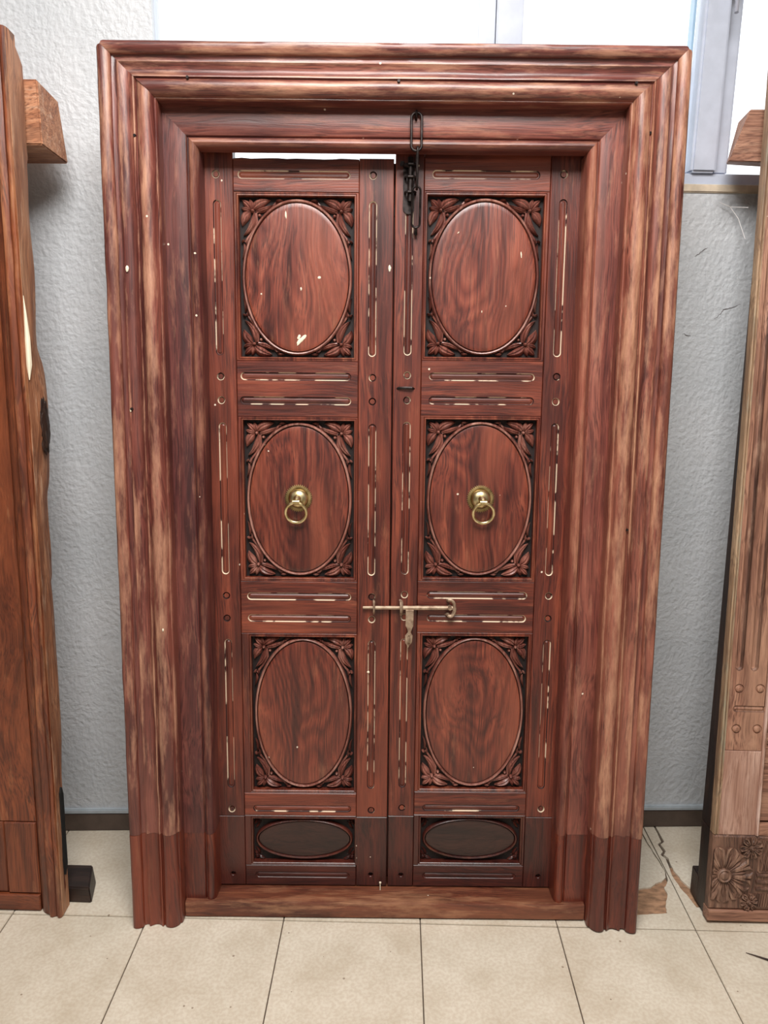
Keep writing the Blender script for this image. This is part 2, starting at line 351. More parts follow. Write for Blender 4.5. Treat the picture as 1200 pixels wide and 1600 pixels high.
# back wall, slightly skewed to the tiles
def wm(d=0): # matrix whose x runs along the wall, y into it, z up; origin at x=0
    a = math.atan(.0468)
    return Matrix.Translation((0, .383, 0)) @ Matrix.Rotation(a, 4, 'Z')
WX0, WX1, WZ0, WZ1 = .010, 2.3, 1.912, 2.95
def hole_wall():
    bm = bmesh.new(); D = .075
    X = [-3.3, WX0, WX1, 4.6]; Z = [0, WZ0, WZ1, 3.25]
    for i in range(3):
        for k in range(3):
            if i == 1 and k == 1: continue
            for y in (0, D):
                bm.faces.new([bm.verts.new((X[i+a], y, Z[k+c])) for a, c in ((0, 0), (1, 0), (1, 1), (0, 1))])
    for (a, b_) in (((WX0, WZ0), (WX1, WZ0)), ((WX1, WZ0), (WX1, WZ1)), ((WX1, WZ1), (WX0, WZ1)), ((WX0, WZ1), (WX0, WZ0)), ((-3.3, 0), (-3.3, 3.25)), ((4.6, 0), (4.6, 3.25)), ((-3.3, 3.25), (4.6, 3.25)), ((-3.3, 0), (4.6, 0))):
        bm.faces.new([bm.verts.new(q) for q in ((a[0], 0, a[1]), (b_[0], 0, b_[1]), (b_[0], D, b_[1]), (a[0], D, a[1]))])
    bmesh.ops.remove_doubles(bm, verts=bm.verts, dist=1e-5); return bm
wall = struct(finish('wall_back', hole_wall(), M['wall'])); wall.matrix_world = wm()
def crackline(pts):
    bm = bmesh.new(); P = []
    for (a, b_) in zip(pts[:-1], pts[1:]):
        for k in range(5):
            f = k/5; P.append((a[0]*(1-f)+b_[0]*f+random.uniform(-.0015, .0015), -.0003, a[1]*(1-f)+b_[1]*f+random.uniform(-.0018, .0018)))
    P.append((pts[-1][0], -.0003, pts[-1][1]))
    tube(bm, P, .0008, 5, rs=[.0003+.0009*math.sin(3.14*i/(len(P)-1))*random.uniform(.5, 1.3) for i in range(len(P))])
    return finish('crack', bm, M['crackm'], wall)
crackline([(1.508, 1.566), (1.525, 1.578), (1.532, 1.592), (1.56, 1.597), (1.577, 1.606)])
crackline([(1.423, 1.524), (1.447, 1.520)]); crackline([(1.438, 1.728), (1.455, 1.742), (1.47, 1.752)])
# baseboard with its pale ledge
bm = bmesh.new(); box(bm, -3.2, 4.5, -.0125, .004, .001, .056, bev=.002)
bb = struct(finish('baseboard_back', bm, M['skirt'])); bb.matrix_world = wm()
bm = bmesh.new(); box(bm, -3.2, 4.5, -.011, .004, .0565, .0715, bev=.003)
o = finish('ledge', bm, M['ledge'], bb)
# rest of the room
bm = bmesh.new(); box(bm, -3.3, 4.6, -5.0, .85, 3.2, 3.3); struct(finish('ceiling', bm, M['ceil']))
bm = bmesh.new(); box(bm, -3.1, -3.0, -5.0, .5, 0, 3.2); struct(finish('wall_left', bm, M['room']))
bm = bmesh.new(); box(bm, 4.2, 4.3, -5.0, .75, 0, 3.2); struct(finish('wall_right', bm, M['room']))
bm = bmesh.new(); box(bm, -3.1, 4.3, -5.1, -5.0, 0, 3.2); struct(finish('wall_front', bm, M['room']))
# window
win = struct(empty('window_1', wm()))
def wbox(name, x0, x1, z0, z1, y0, y1, mm, bev=.003):
    bm = bmesh.new(); box(bm, x0, x1, y0, y1, z0, z1, bev=bev); return finish(name, bm, mm, win)
wbox('window_frame', WX0-.001, WX1+.001, WZ0-.001, WZ0+.030, .018, .078, M['pvc'])
wbox('window_frame', WX0-.001, WX1+.001, WZ1-.05, WZ1+.001, .018, .078, M['pvc'])
wbox('window_frame', WX0-.001, WX0+.0012, WZ0+.03, WZ1-.05, .022, .05, M['pvc'], 0)
wbox('window_frame', WX1-.05, WX1+.001, WZ0+.03, WZ1-.05, .018, .078, M['pvc'])
zz0, zz1 = WZ0+.03, WZ1-.05
wbox('sash_stile', .828, .8735, zz0, zz1, .013, .068, M['pvc'])
wbox('sash_stile', .8755, .944, zz0, zz1, .006, .068, M['pvc'])
wbox('sash_gasket', 1.385, 1.391, zz0, zz1, .02, .05, M['pvc_blue'], .001)
wbox('sash_stile', 1.408, 1.475, zz0, zz1, .003, .068, M['pvc'], .006)
wbox('sash_stile', 1.477, 1.520, zz0, zz1, .035, .085, M['pvc'], .006)
for a, c in ((WX0+.012, .828), (.944, 1.408), (1.520, WX1-.05)):
    wbox('pane', a, c, zz0, zz1, .034, .038, M['glass'], 0)
bm = bmesh.new()
box(bm, 1.462, 1.482, -.009, .0035, 2.37, 2.45, bev=.003); tube(bm, [(1.472, .0, 2.42), (1.472, -.030, 2.42), (1.4715, -.034, 2.41), (1.471, -.034, 2.32), (1.471, -.034, 2.308)], .009, 12, flat=.6)
finish('window_handle', bm, M['handle'], win, True, 'grey lever handle')
bm = bmesh.new(); box(bm, WX0-.02, WX1+.02, -.006, .034, WZ0-.022, WZ0-.0015, bev=.003)
ws = finish('window_sill', bm, M['stone'], win)

# ================================================================ CARVED DOOR
uu = Vector((.9998582, .01662869, .0026593)); vv = Vector((-.00376588, .0668732, .99775438)); wv = uu.cross(vv)
DM = Matrix(((uu.x, -wv.x, vv.x, -.0257), (uu.y, -wv.y, vv.y, -.0453), (uu.z, -wv.z, vv.z, .0012), (0, 0, 0, 1)))
door = tag(empty('carved_door_unit', DM), 'large reddish-brown carved double door in a moulded wooden frame, leaning under the window', 'door')
W, H = 1.306, 2.1325
# outer moulding: t from the outer edge inwards, y = depth behind the front plane, wear
P1 = [(0, .105, -1), (0, .012, 0), (.0015, .005, .5), (.005, .0012, .8), (.011, 0, .6), (.018, .001, .7), (.0245, .004, 1), (.0285, .008, .8), (.0295, .014, .1), (.035, .0165, 0),
      (.041, .0155, .2), (.0425, .010, .8), (.0455, .0095, 1), (.050, .013, .5), (.058, .017, .1), (.066, .017, .0), (.072, .0135, .2), (.0755, .0098, .9), (.0785, .0095, 1), (.0795, .014, .1), (.0815, .0155, 0),
      (.0835, .0105, .3), (.089, .0060, .8), (.097, .0038, 1), (.105, .0045, .8), (.112, .0085, .6), (.118, .0155, .3), (.1205, .022, .6), (.1228, .022, .9), (.1250, .026, .5), (.1255, .034, 0), (.1255, .075, -1), (.10, .105, -1)]
kH = .116/.1255
def side(mir): return (lambda t_, z: (W-t_ if mir else t_, z))
J = .2590
for mir in (0, 1):
    jz = J+(.004 if mir else 0)
    def top_z(t_): return H-max(t_*kH, .017-t_*.93)
    def fn(t_, s, mir=mir, jz=jz): return (W-t_ if mir else t_, jz*(1-s)+top_z(t_)*s)
    extrude_profile('side_moulding', P1, fn, 90, M['mould2Z' if mir else 'mouldZ'], door, .0016, 3+mir*11)
    def fn2(t_, s, mir=mir, jz=jz): return (W-t_ if mir else t_, (.0005+.007*max(0, (t_-.0))*0)*(1-s)+(jz-.0008)*s)
    P1f = [(t_, y_+(.0012 if 0 < t_ < .1255 and y_ < .1 else 0), w_*.4 if w_ > 0 else w_) for t_, y_, w_ in P1]
    # keep the foot on the floor although the door leans: back vertices a little higher
    bmz = lambda y_: .0670*y_
    def fn2(t_, s, mir=mir, jz=jz):
        y_ = min(q[1] for q in P1 if abs(q[0]-t_) < 1e-6) if t_ > 0 else .05
        return (W-t_ if mir else t_, .0072*(1-s)+(jz-.0008)*s) if False else (W-t_ if mir else t_, .0002*(1-s)+(jz-.0008)*s)
    o = extrude_profile('moulding_foot', P1f, fn2, 10, M['footZ'], door, .0008, 30+mir)
    for v in o.data.vertices:
        if v.co.z < .01: v.co.z = .067*v.co.y+.0004
def fnh(t_, s):
    a = max(t_, (.017-t_*kH)/.93)
    return (a*(1-s)+(W-a)*s, H-t_*kH)
extrude_profile('head_moulding', P1, fnh, 56, M['mouldX'], door, .0016, 55)
# inner frame: broad flat board with a bead at the opening
P2 = [(.108, .1035, -1), (.108, .062, -1), (.1275, .060, 0), (.150, .060, .3), (.1765, .060, .3), (.1785, .0615, .6), (.180, .066, 0), (.1822, .066, 0), (.184, .0575, .5), (.188, .0535, 1), (.1945, .0525, .9), (.2005, .0560, .6), (.2045, .063, .3), (.2060, .071, .2)]
PS = P2+[(.2060, .175, -1), (.125, .175, -1), (.125, .1055, -1), (.118, .1055, -1)]
PH = P2+[(.2060, .0915, -1), (.190, .0925, -1), (.150, .150, -1), (.125, .150, -1), (.125, .1055, -1), (.118, .1055, -1)]
for mir in (0, 1):
    jz = (.2335, .2385)[mir]
    def fn(t_, s, mir=mir, jz=jz): return (W-t_ if mir else t_, jz*(1-s)+(H-t_)*s)
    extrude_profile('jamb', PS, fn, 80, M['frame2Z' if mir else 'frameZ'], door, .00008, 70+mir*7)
    def fn2(t_, s, mir=mir, jz=jz): return (W-t_ if mir else t_, .0440*(1-s)+(jz-.0008)*s)
    PSf = [(t_, y_+(.0010 if .11 < t_ < .205 and y_ < .08 else 0), w_*.4 if w_ > 0 else w_) for t_, y_, w_ in PS]
    extrude_profile('jamb_foot', PSf, fn2, 8, M['footZ'], door, .0008, 88+mir)
def fnh2(t_, s): return (t_*(1-s)+(W-t_)*s, H-t_)
extrude_profile('head_board', PH, fnh2, 50, M['frame2X'], door, .00008, 99)  # lighter wood: brightness put into the colour against the head moulding's shade
# sill
bm = bmesh.new(); wl_ = bm.verts.layers.float.new('wear')
sec = [(.046, .0052), (.0445, .040), (.047, .0455), (.053, .0468), (.085, .0445), (.12, .0425), (.175, .0425), (.175, .0135)]
rows = []
for i in range(41):
    x = .127+(W-.254)*i/40
    rows.append([bm.verts.new((x, y+noise.noise(Vector((x*9, y*20, z*20)))*.0010, z+(noise.noise(Vector((x*7, 3, z*20)))*.0014 if z > .03 else 0))) for y, z in sec])
for i in range(40):
    for k in range(8): bm.faces.new((rows[i][k], rows[i][(k+1) % 8], rows[i+1][(k+1) % 8], rows[i+1][k]))
bm.faces.new(rows[0][::-1]); bm.faces.new(rows[-1])
for v in bm.verts: v[wl_] = .8 if (v.co.z > .040 and v.co.y < .06) else .2
finish('door_sill', bm, M['sillX'], door, True)
# beams at the back by which the frame rests on the wall
bm = bmesh.new(); box(bm, .03, W-.03, .158, .2955, 1.80, 1.905, bev=.004); finish('rear_beam', bm, M['blackX'], door)
bm = bmesh.new(); box(bm, .128, W-.128, .152, .205, 2.02, 2.115, bev=.003); finish('lintel_back', bm, M['blackX'], door)
# nails and peg heads in the frame
for x, z, y in ((.0767, 1.937, .0105), (.0475, 1.333, .0085), (.6632, 2.0527, .003), (.1993, 2.0561, .003), (1.1849, 2.0537, .003), (1.2234, 1.9534, .012), (1.2217, 1.0579, .008)):
    bm = bmesh.new(); bmesh.ops.create_cone(bm, cap_ends=True, segments=12, radius1=.0036, radius2=.0030, depth=.005)
    bmesh.ops.transform(bm, matrix=Matrix.Translation((x, y, z)) @ Matrix.Rotation(math.radians(90), 4, 'X'), verts=bm.verts)
    finish('nail', bm, M['iron'], door)
# white chips left on the frame
for x, z, y, s in ((.0497, 1.650, .0085, .007), (.0455, 1.33, .008, .004), (.105, .80, .003, .004)):
    bm = bmesh.new(); bmesh.ops.create_icosphere(bm, subdivisions=2, radius=1)
    for v in bm.verts: v.co = Vector((x+v.co.x*s*.55*(1+.4*noise.noise(v.co*2)), y+v.co.y*.0015, z+v.co.z*s*(1+.4*noise.noise(v.co*2+Vector((5, 0, 0))))))
    finish('paint_chip', bm, M['whitebit'], door)

# ---- carving pieces (shared between panels)
def bez(P, t_):
    a, b_, c = [Vector(q) for q in P]; return a*(1-t_)**2+b_*2*t_*(1-t_)+c*t_*t_
def petal(bm, wl_, P, wid, hgt=.010, y0=.0, mode=0, n=9, m_=6):
    rows = []
    for i in range(n+1):
        t_ = i/n; p = bez(P, t_); q = bez(P, min(1, t_+.02)); q0 = bez(P, max(0, t_-.02)); tg = (q-q0).normalized(); nn = Vector((-tg.y, tg.x))
        wt = wid/2*(math.sin(math.pi*min(1, t_**.85*.97+.03)))**.75*(1 if mode == 0 else 1)
        row = []
        for k in range(m_+1):
            s = -1+2*k/m_
            h = hgt*(1-s*s*.75)*(.55+.45*math.sin(math.pi*t_))
            if k == m_//2: h -= hgt*.30
            x, z = p+nn*wt*s
            v = bm.verts.new((x, y0-h, z)); v[wl_] = (1-abs(s))*.6 if k != m_//2 else 0; row.append(v)
        b0 = bm.verts.new((row[0].co.x, y0+.001, row[0].co.z)); b1 = bm.verts.new((row[-1].co.x, y0+.001, row[-1].co.z))
        rows.append([b0]+row+[b1])
    for i in range(n):
        for k in range(m_+2): bm.faces.new((rows[i][k], rows[i][k+1], rows[i+1][k+1], rows[i+1][k]))
def boss(bm, wl_, c, r, h=.011):
    n = 10; prev = None
    for j in range(4):
        a = j/3*math.pi/2; ring = [bm.verts.new((c[0]+math.cos(6.28318*k/n)*r*math.cos(a*.96), -h*math.sin(a)+.0005, c[1]+math.sin(6.28318*k/n)*r*math.cos(a*.96))) for k in range(n)]
        for v in ring: v[wl_] = j/3
        if prev:
            for k in range(n): bm.faces.new((prev[k], prev[(k+1) % n], ring[(k+1) % n], ring[k]))
        prev = ring
    bm.faces.new(prev)
def corner_mesh(sx, sz, k, small):
    bm = bmesh.new(); wl_ = bm.verts.layers.float.new('wear')
    c = .01*k
    L = []
    pet = [((2.9, 2.9), (1.9, 1.5), (.75, .75), 1.75), ((2.9, 3.1), (1.5, 3.0), (.45, 2.5), 1.3), ((3.1, 2.9), (3.0, 1.5), (2.5, .45), 1.3)]
    lf = [((3.4, 2.8), (4.6, 1.0), (7.6, .7), 2.3), ((2.8, 3.4), (1.0, 4.3), (.65, 6.8), 2.2), ((3.6, 3.5), (4.1, 6.6), (.9, 9.0), 1.8)]
    if not small: lf += [((1.0, 10.9), (1.6, 12.2), (.55, 14.6), .75), ((1.6, 9.6), (1.9, 10.3), (1.5, 11.4), .6), ((1.2, 9.9), (.8, 10.4), (.35, 10.5), .6),
                         ((3.9, 3.3), (6.2, 3.1), (8.6, 1.7), 1.25), ((8.9, 1.0), (9.6, .6), (10.8, .85), .7), ((8.8, 1.3), (9.3, 1.4), (9.7, 1.3), .45)]
    hh = .0145 if not small else .006
    for a, b_, d, wd in pet+lf:
        petal(bm, wl_, [(q[0]*c*sx, q[1]*c*sz) for q in (a, b_, d)], wd*c, hh)
    boss(bm, wl_, (3.25*c*sx, 3.25*c*sz), .48*c, hh*1.15)
    boss(bm, wl_, (4.9*c*sx, 4.3*c*sz), .45*c, hh*.8)
    if not small:
        for pts in ([(4.1, 3.7), (4.3, 6.0), (3.1, 8.2), (2.0, 9.6), (1.4, 10.6)], [(4.2, 3.5), (6.2, 3.2), (8.0, 2.3), (9.0, 1.3)]):
            tube(bm, [(q[0]*c*sx, -.005, q[1]*c*sz) for q in pts], .0028, 8)
    return bm
CM = {}
def corner(sx, sz, k, small, mm):
    key = (sx, sz, k, small)
    if key not in CM:
        o = finish('corner_carving', corner_mesh(sx, sz, k, small), mm, None, True); CM[key] = o.data; return o
    o = bpy.data.objects.new('corner_carving', CM[key]); C.objects.link(o); return o
def oval(leaf, cx, cz, a, b_, y, mm, ringm, small):
    bm = bmesh.new(); n = 72; prev = None
    for f, dy in ((.995, .010), (.99, .0008), (.975, 0), (.93, -.0003), (.75, -.001), (.5, -.0014), (.25, -.0016), (.04, -.0016)):
        ring = [bm.verts.new((cx+math.cos(6.28318*k/n)*a*f, y+dy, cz+math.sin(6.28318*k/n)*b_*f)) for k in range(n)]
        if prev:
            for k in range(n): bm.faces.new((prev[k], prev[(k+1) % n], ring[(k+1) % n], ring[k]))
        prev = ring
    bm.faces.new(prev); finish('oval_panel', bm, mm, leaf, True)
    bm = bmesh.new(); wl_ = bm.verts.layers.float.new('wear'); rows = []
    rw = .0078
    for k in range(n):
        th = 6.28318*k/n; row = []
        dx, dz = math.cos(th)*b_, math.sin(th)*a; ln = math.hypot(dx, dz); dx /= ln; dz /= ln
        for o_, dy, w_ in ((.0006, .012, 0), (.0006, .0006, .4), (.0022, -.0028, 1), (.0042, -.0036, 1), (.0062, -.002, .6), (.0078, .002, .2), (.0078, .014, 0)):
            v = bm.verts.new((cx+math.cos(th)*a+dx*o_, y+dy, cz+math.sin(th)*b_+dz*o_)); v[wl_] = w_; row.append(v)
        rows.append(row)
    for k in range(n):
        for j in range(7): bm.faces.new((rows[k][j], rows[k][(j+1) % 7], rows[(k+1) % n][(j+1) % 7], rows[(k+1) % n][j]))
    finish('oval_ring', bm, ringm, leaf, True)

YF = .120
def make_leaf(mir, sx0, sx1, ri0, ri1, panels, rails, top_l, pins, vslots, hs, lowz):
    """sx0..ri0 outer-left stile, ri1..sx1 right stile"""
    # the leaf's own backing frame; stiles, rails, panels and fittings are its pieces
    bm = bmesh.new()
    zt = min(top_l[0], rails[0][1])-.006; bx = [sx0+.004, ri0+.002, ri1-.002, sx1-.004]; bz = [rails[-1][0]+.004, zt]
    box(bm, bx[0], bx[3], YF+.0335, YF+.040, bz[0], bz[1])
    leaf = finish('door_leaf', bm, M['lowZ'], door)
    fi = [M['leafZ'], M['filler']]; fx = [M['leafX'], M['filler']]
    bot = rails[-1][0]; gp = .0005
    for si, (a, c, tz, xs, xp) in enumerate(((sx0, ri0-gp, top_l[0], vslots[0], pins[0]), (ri1+gp, sx1, top_l[2], vslots[1], pins[1]))):
        H_ = []
        for z in pins[2]:
            x = xp[0]+(xp[1]-xp[0])*(1.89-z)/1.62
            if z > lowz: H_.append((x, z, 0, 0, .0095, PIN))
        for (z0, z1) in vslots[2]:
            zm = (z0+z1)/2; x = xs[0]+(xs[1]-xs[0])*(1.89-zm)/1.62
            H_.append((x, zm, 0, (z1-z0)/2-.0098, .0098, SLOT))
        board('stile', rect(a, c, lowz+gp, tz, 0), YF, YF+.035, fi, leaf, H_)
        board('stile_foot', rect(a, c, bot, lowz-gp, 0), YF+.0006, YF+.035, [M['lowZ'], M['lowZ']], leaf, [(xp[1], .078, 0, 0, .008, PIN)])
        for h in H_:
            if h[5] is PIN:
                bm = bmesh.new(); bmesh.ops.create_cone(bm, cap_ends=True, segments=18, radius1=.0066, radius2=.0062, depth=.012)
                bmesh.ops.transform(bm, matrix=Matrix.Translation((h[0], YF+.0072+random.uniform(-.0006, .001), h[1])) @ Matrix.Rotation(math.radians(90), 4, 'X'), verts=bm.verts)
                finish('peg', bm, M['leafZ'], leaf)
    if mir:
        bm = bmesh.new(); box(bm, .6500, .6640, YF+.0405, YF+.050, .05, 1.926, bev=.001); finish('added_gap_strip', bm, M['lowZ'], leaf)  # unseen strip added behind the leaf gap to stop light coming through
    for ri, (z0, z1) in enumerate(rails):
        H_ = [(.5*(a+c), z, (c-a)/2-.0098, 0, .0098, SLOT) for (z, a, c) in hs[ri]]
        low = ri == len(rails)-1
        if ri == 0 and not mir:    # ragged top edge where light shows through
            ol = [(ri0, z0), (ri1, z0)]+[(ri1-(ri1-ri0)*k/14, z1+random.uniform(-.0012, .0012)) for k in range(15)]
        else: ol = rect(ri0+gp, ri1-gp, z0, z1)
        board('rail', ol, YF+(.0006 if low else 0), YF+.035, [M['lowX'], M['lowX']] if low else fx, leaf, H_)
    for pi, (x0, x1, z0, z1, oz0, oz1) in enumerate(panels):
        small = pi == 3
        # bead frame around the opening
        bm = bmesh.new(); wl_ = bm.verts.layers.float.new('wear')
        O = [(ri0+gp, oz0+gp), (ri1-gp, oz0+gp), (ri1-gp, oz1-gp), (ri0+gp, oz1-gp)]
        I = [(x0, z0), (x1, z0), (x1, z1), (x0, z1)]
        steps = [(0, 0, YF+.034, 0), (0, 0, YF+.0012, .2), (.12, 0, YF, .3), (.0, .0060, YF+.0, .5), (.0, .0045, YF+.0016, 0), (0, .0036, YF-.0004, .8), (0, .0015, YF-.0006, 1), (0, 0, YF+.001, .9), (0, -1e-4, YF+.020, 0), (0, 0, YF+.034, 0)]
        rings = []
        for j, (f, d, y, w_) in enumerate(steps):
            base = O if j < 3 else I
            off = ngon_offset(base, -d) if j >= 3 else ngon_offset(base, .0012 if j == 2 else 0)
            rg = [bm.verts.new((p[0], y, p[1])) for p in off]
            for v in rg: v[wl_] = w_
            rings.append(rg)
        for j in range(len(rings)):
            A, B = rings[j], rings[(j+1) % len(rings)]
            for k in range(4): bm.faces.new((A[k], A[(k+1) % 4], B[(k+1) % 4], B[k]))
        finish('panel_bead', bm, M['lowZ'] if small else M['leafZ'], leaf)
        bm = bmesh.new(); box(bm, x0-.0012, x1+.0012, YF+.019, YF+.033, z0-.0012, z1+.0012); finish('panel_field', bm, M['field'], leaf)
        cx, cz = (x0+x1)/2, (z0+z1)/2; a, b_ = (x1-x0)/2-.0075, (z1-z0)/2-.0072
        a -= .0055; b_ -= .0055
        oval(leaf, cx, cz, a, b_, YF+.0075 if not small else YF+.010, M['ovalL'] if small else M['ovalZ'], M['lowZ'] if small else M['carve'], small)
        k = .40 if small else (x1-x0)/.281
        k = round(k, 2)
        for sx in (1, -1):
            for sz in (1, -1):
                o = corner(sx, sz, k, small, M['lowZ'] if small else M['carve']); o.parent = leaf
                o.location = (x0 if sx > 0 else x1, YF+.0195, z0 if sz > 0 else z1)
    return leaf
Lp = [(.2845, .5625, 1.4610, 1.8388, 1.4515, 1.8480), (.2868, .5637, .9050, 1.3063, .8955, 1.3155), (.2982, .5668, .3225, .7480, .3140, .7575), (.2955, .5695, .1125, .2402, .1040, .2500)]
Rp = [(.7370, 1.0167, 1.4655, 1.8447, 1.4560, 1.8540), (.7427, 1.0198, .9090, 1.3128, .8995, 1.3225), (.7435, 1.0192, .3303, .7546, .3218, .7645), (.7478, 1.0171, .1163, .2473, .1080, .2560)]
LR = [(1.848, 1.9235), (1.3155, 1.4515), (.7575, .8955), (.2500, .3140), (.0462, .1040)]
RR = [(1.854, 1.946), (1.3225, 1.456), (.7645, .8995), (.2560, .3218), (.0462, .1080)]
leafL = make_leaf(0, .1975, .6562, .2735, .5735, Lp, LR, (1.946, 0, 1.925), ((.2320, .2395), (.6065, .6135), [1.887, 1.413, 1.355, .857, .797, .2675]),
                  ((.2325, .2400), (.6060, .6128), [(1.464, 1.829), (.913, 1.300), (.329, .741)]),
                  [[(1.8865, .284, .553)], [(1.4145, .283, .556), (1.355, .281, .556)], [(.856, .290, .558), (.798, .291, .558)], [(.2705, .297, .560)], [(.076, .300, .556)]], .2475)
leafR = make_leaf(1, .6600, 1.1245, .7285, 1.0290, Rp, RR, (1.946, 0, 1.946), ((.6935, .6960), (1.0600, 1.0700), [1.894, 1.420, 1.359, .864, .804, .2755]),
                  ((.6935, .6965), (1.0600, 1.0690), [(1.468, 1.838), (.917, 1.306), (.333, .747)]),
                  [[(1.8912, .747, 1.004)], [(1.4175, .748, 1.009), (1.3595, .748, 1.009)], [(.8640, .752, 1.011), (.8028, .753, 1.010)], [(.2768, .751, 1.012)], [(.078, .754, 1.008)]], .2515)
# white chips and marks on the ovals (lumps of old filler)
def chip(leaf, x, z, sx_, sz_, rot=0, y=YF+.0062):
    bm = bmesh.new(); bmesh.ops.create_icosphere(bm, subdivisions=3, radius=1)
    c, s = math.cos(rot), math.sin(rot)
    for v in bm.verts:
        k = 1+.45*noise.noise(v.co*1.7+Vector((x*40, 0, z*30)))
        a, b_ = v.co.x*sx_*k, v.co.z*sz_*k
        v.co = Vector((x+a*c-b_*s, y+v.co.y*.0012, z+a*s+b_*c))
    finish('filler_chip', bm, M['whitebit'], leaf)
chip(leafL, .4325, 1.5035, .0042, .0155, -.75); chip(leafL, .427, 1.510, .003, .006, -.3)
chip(leafL, .3975, 1.797, .0018, .0075, .05); chip(leafL, .4775, 1.652, .004, .0032, .3); chip(leafL, .433, 1.625, .002, .004, .1); chip(leafL, .336, 1.612, .0018, .002)
chip(leafR, .813, 1.760, .001, .003, -.7); chip(leafR, .8745, 1.575, .001, .003, 0); chip(leafR, .966, 1.71, .0015, .007, .1)
chip(leafL, .6035, .655, .003, .003, 0, YF-.0002); chip(leafL, .648, 1.675, .003, .007, 0, YF-.0002)

# ---- ring pulls
def ring_pull(leaf, cx, cz, dx, tilt, label):
    y = YF+.0055
    bm = bmesh.new(); n = 84; R = .0345; prev = None
    for ri, (r, dy) in enumerate(((R, .0), (R, -.0016), (R*.84, -.0026), (R*.74, -.0022), (R*.71, -.0005), (R*.70, -.004), (R*.66, -.0105), (R*.52, -.0150), (R*.34, -.0178), (R*.12, -.0190))):
        ring = []
        for k in range(n):
            rr = r*(1.04 if (ri < 2 and k % 2) else (.89 if ri < 2 else 1))
            ring.append(bm.verts.new((math.cos(6.28318*k/n)*rr, dy, math.sin(6.28318*k/n)*rr)))
        if prev:
            for k in range(n): bm.faces.new((prev[k], prev[(k+1) % n], ring[(k+1) % n], ring[k]))
        else: bm.faces.new(ring[::-1])
        prev = ring
    bm.faces.new(prev)
    for f in bm.faces:
        rr = f.calc_center_median(); f.material_index = 1 if math.hypot(rr.x, rr.z) > R*.72 else 0
    o = finish('ring_pull_plate', bm, [M['brass'], M['olive']], leaf, True, label); o.location = (cx, y, cz)
    # swinging knuckle that holds the ring
    bm = bmesh.new()
    tube(bm, [(0, -.014, .002), (dx*.2, -.024, .001), (dx*.3, -.031, -.004)], .0075, 14, rs=[.009, .0085, .0065])
    tube(bm, [(dx*.3-.0085, -.030, -.006), (dx*.3+.0085, -.030, -.006)], .0062, 14)
    o = finish('ring_knuckle', bm, M['brass'], leaf, True); o.location = (cx, y, cz)
    bm = bmesh.new(); rr = .0262
    pts = [(dx*.3+math.sin(a)*rr, -.030+.008*(1-math.cos(a)), -.008-rr+rr*math.cos(a)) for a in [6.28318*k/48 for k in range(48)]]
    tube(bm, pts, .0042, 12, closed=True)
    bmesh.ops.rotate(bm, cent=(dx*.3, -.03, -.008), matrix=Matrix.Rotation(tilt, 3, 'Y'), verts=bm.verts)
    o = finish('pull_ring', bm, M['brass'], leaf, True, 'polished brass ring'); o.location = (cx, y, cz)
ring_pull(leafL, .4235, 1.111, -.010, .05, 'round toothed brass plate')
ring_pull(leafR, .8845, 1.114, .012, -.08, 'round toothed brass plate')

# ---- chain and iron bolt at the top
def link(parent, x, z0, z1, w_, y, r, edge=False, name='chain_link', ytop=None):
    bm = bmesh.new(); hl = (z1-z0)/2-w_/2; cz = (z0+z1)/2; pts = []
    for k in range(40):
        a = 6.28318*k/40; s = math.sin(a); c_ = math.cos(a)
        zz = cz+(hl if s >= 0 else -hl)+s*w_/2; xx = c_*w_/2
        f = (zz-z0)/(z1-z0); yy = y+(ytop-y)*f if ytop is not None else y
        pts.append((x+(0 if edge else xx), yy+(xx if edge else 0), zz))
    tube(bm, pts, r, 10, closed=True); return finish(name, bm, M['iron'], parent, True)
bm = bmesh.new(); tube(bm, [(.7045, .061, 2.004), (.7045, .045, 2.006), (.7045, .040, 2.000), (.7045, .045, 1.994), (.7045, .061, 1.992)], .0028, 10)
finish('chain_staple', bm, M['iron'], door, True)
link(door, .7055, 1.920, 2.004, .0235, .043, .0030, ytop=.050)
link(door, .7085, 1.842, 1.929, .0235, .062, .0028, True, ytop=.046)
link(door, .7085, 1.765, 1.852, .0190, .100, .0026, ytop=.076)
bm = bmesh.new(); tube(bm, [(.709, .101, 1.768), (.7095, .106, 1.760), (.7095, .110, 1.752), (.709, .116, 1.754)], .0034, 10, rs=[.003, .0038, .0042, .0025]); finish('chain_hook', bm, M['iron'], door, True)
# elongated iron plate with a sliding bolt
bm = bmesh.new()
ol = stadium(.6915, 1.858, 0, .045, .0135, 10)
A = [bm.verts.new((p[0], YF+.0002, p[1])) for p in ol]; B = [bm.verts.new((p[0], YF-.0028, p[1])) for p in ol]; n = len(ol)
bm.faces.new(A); bm.faces.new(B)
for i in range(n): bm.faces.new((A[i], A[(i+1) % n], B[(i+1) % n], B[i]))
finish('bolt_plate', bm, M['iron'], leafR, False)
bm = bmesh.new(); tube(bm, [(.695, .108, 1.826), (.695, .108, 1.925)], .0068, 14)
tube(bm, [(.695, .108, 1.902), (.684, .098, 1.904), (.676, .090, 1.905)], .0040, 10); tube(bm, [(.677, .091, 1.905), (.673, .087, 1.905)], .006, 10)
finish('sliding_bolt', bm, M['iron'], leafR, True)
for z in (1.846, 1.880, 1.908):
    bm = bmesh.new(); tube(bm, [(.683, .120, z), (.683, .104, z), (.690, .0985, z), (.700, .0985, z), (.707, .104, z), (.707, .120, z)], .0030, 8, flat=1.0)
    finish('bolt_strap', bm, M['iron'], leafR, True)
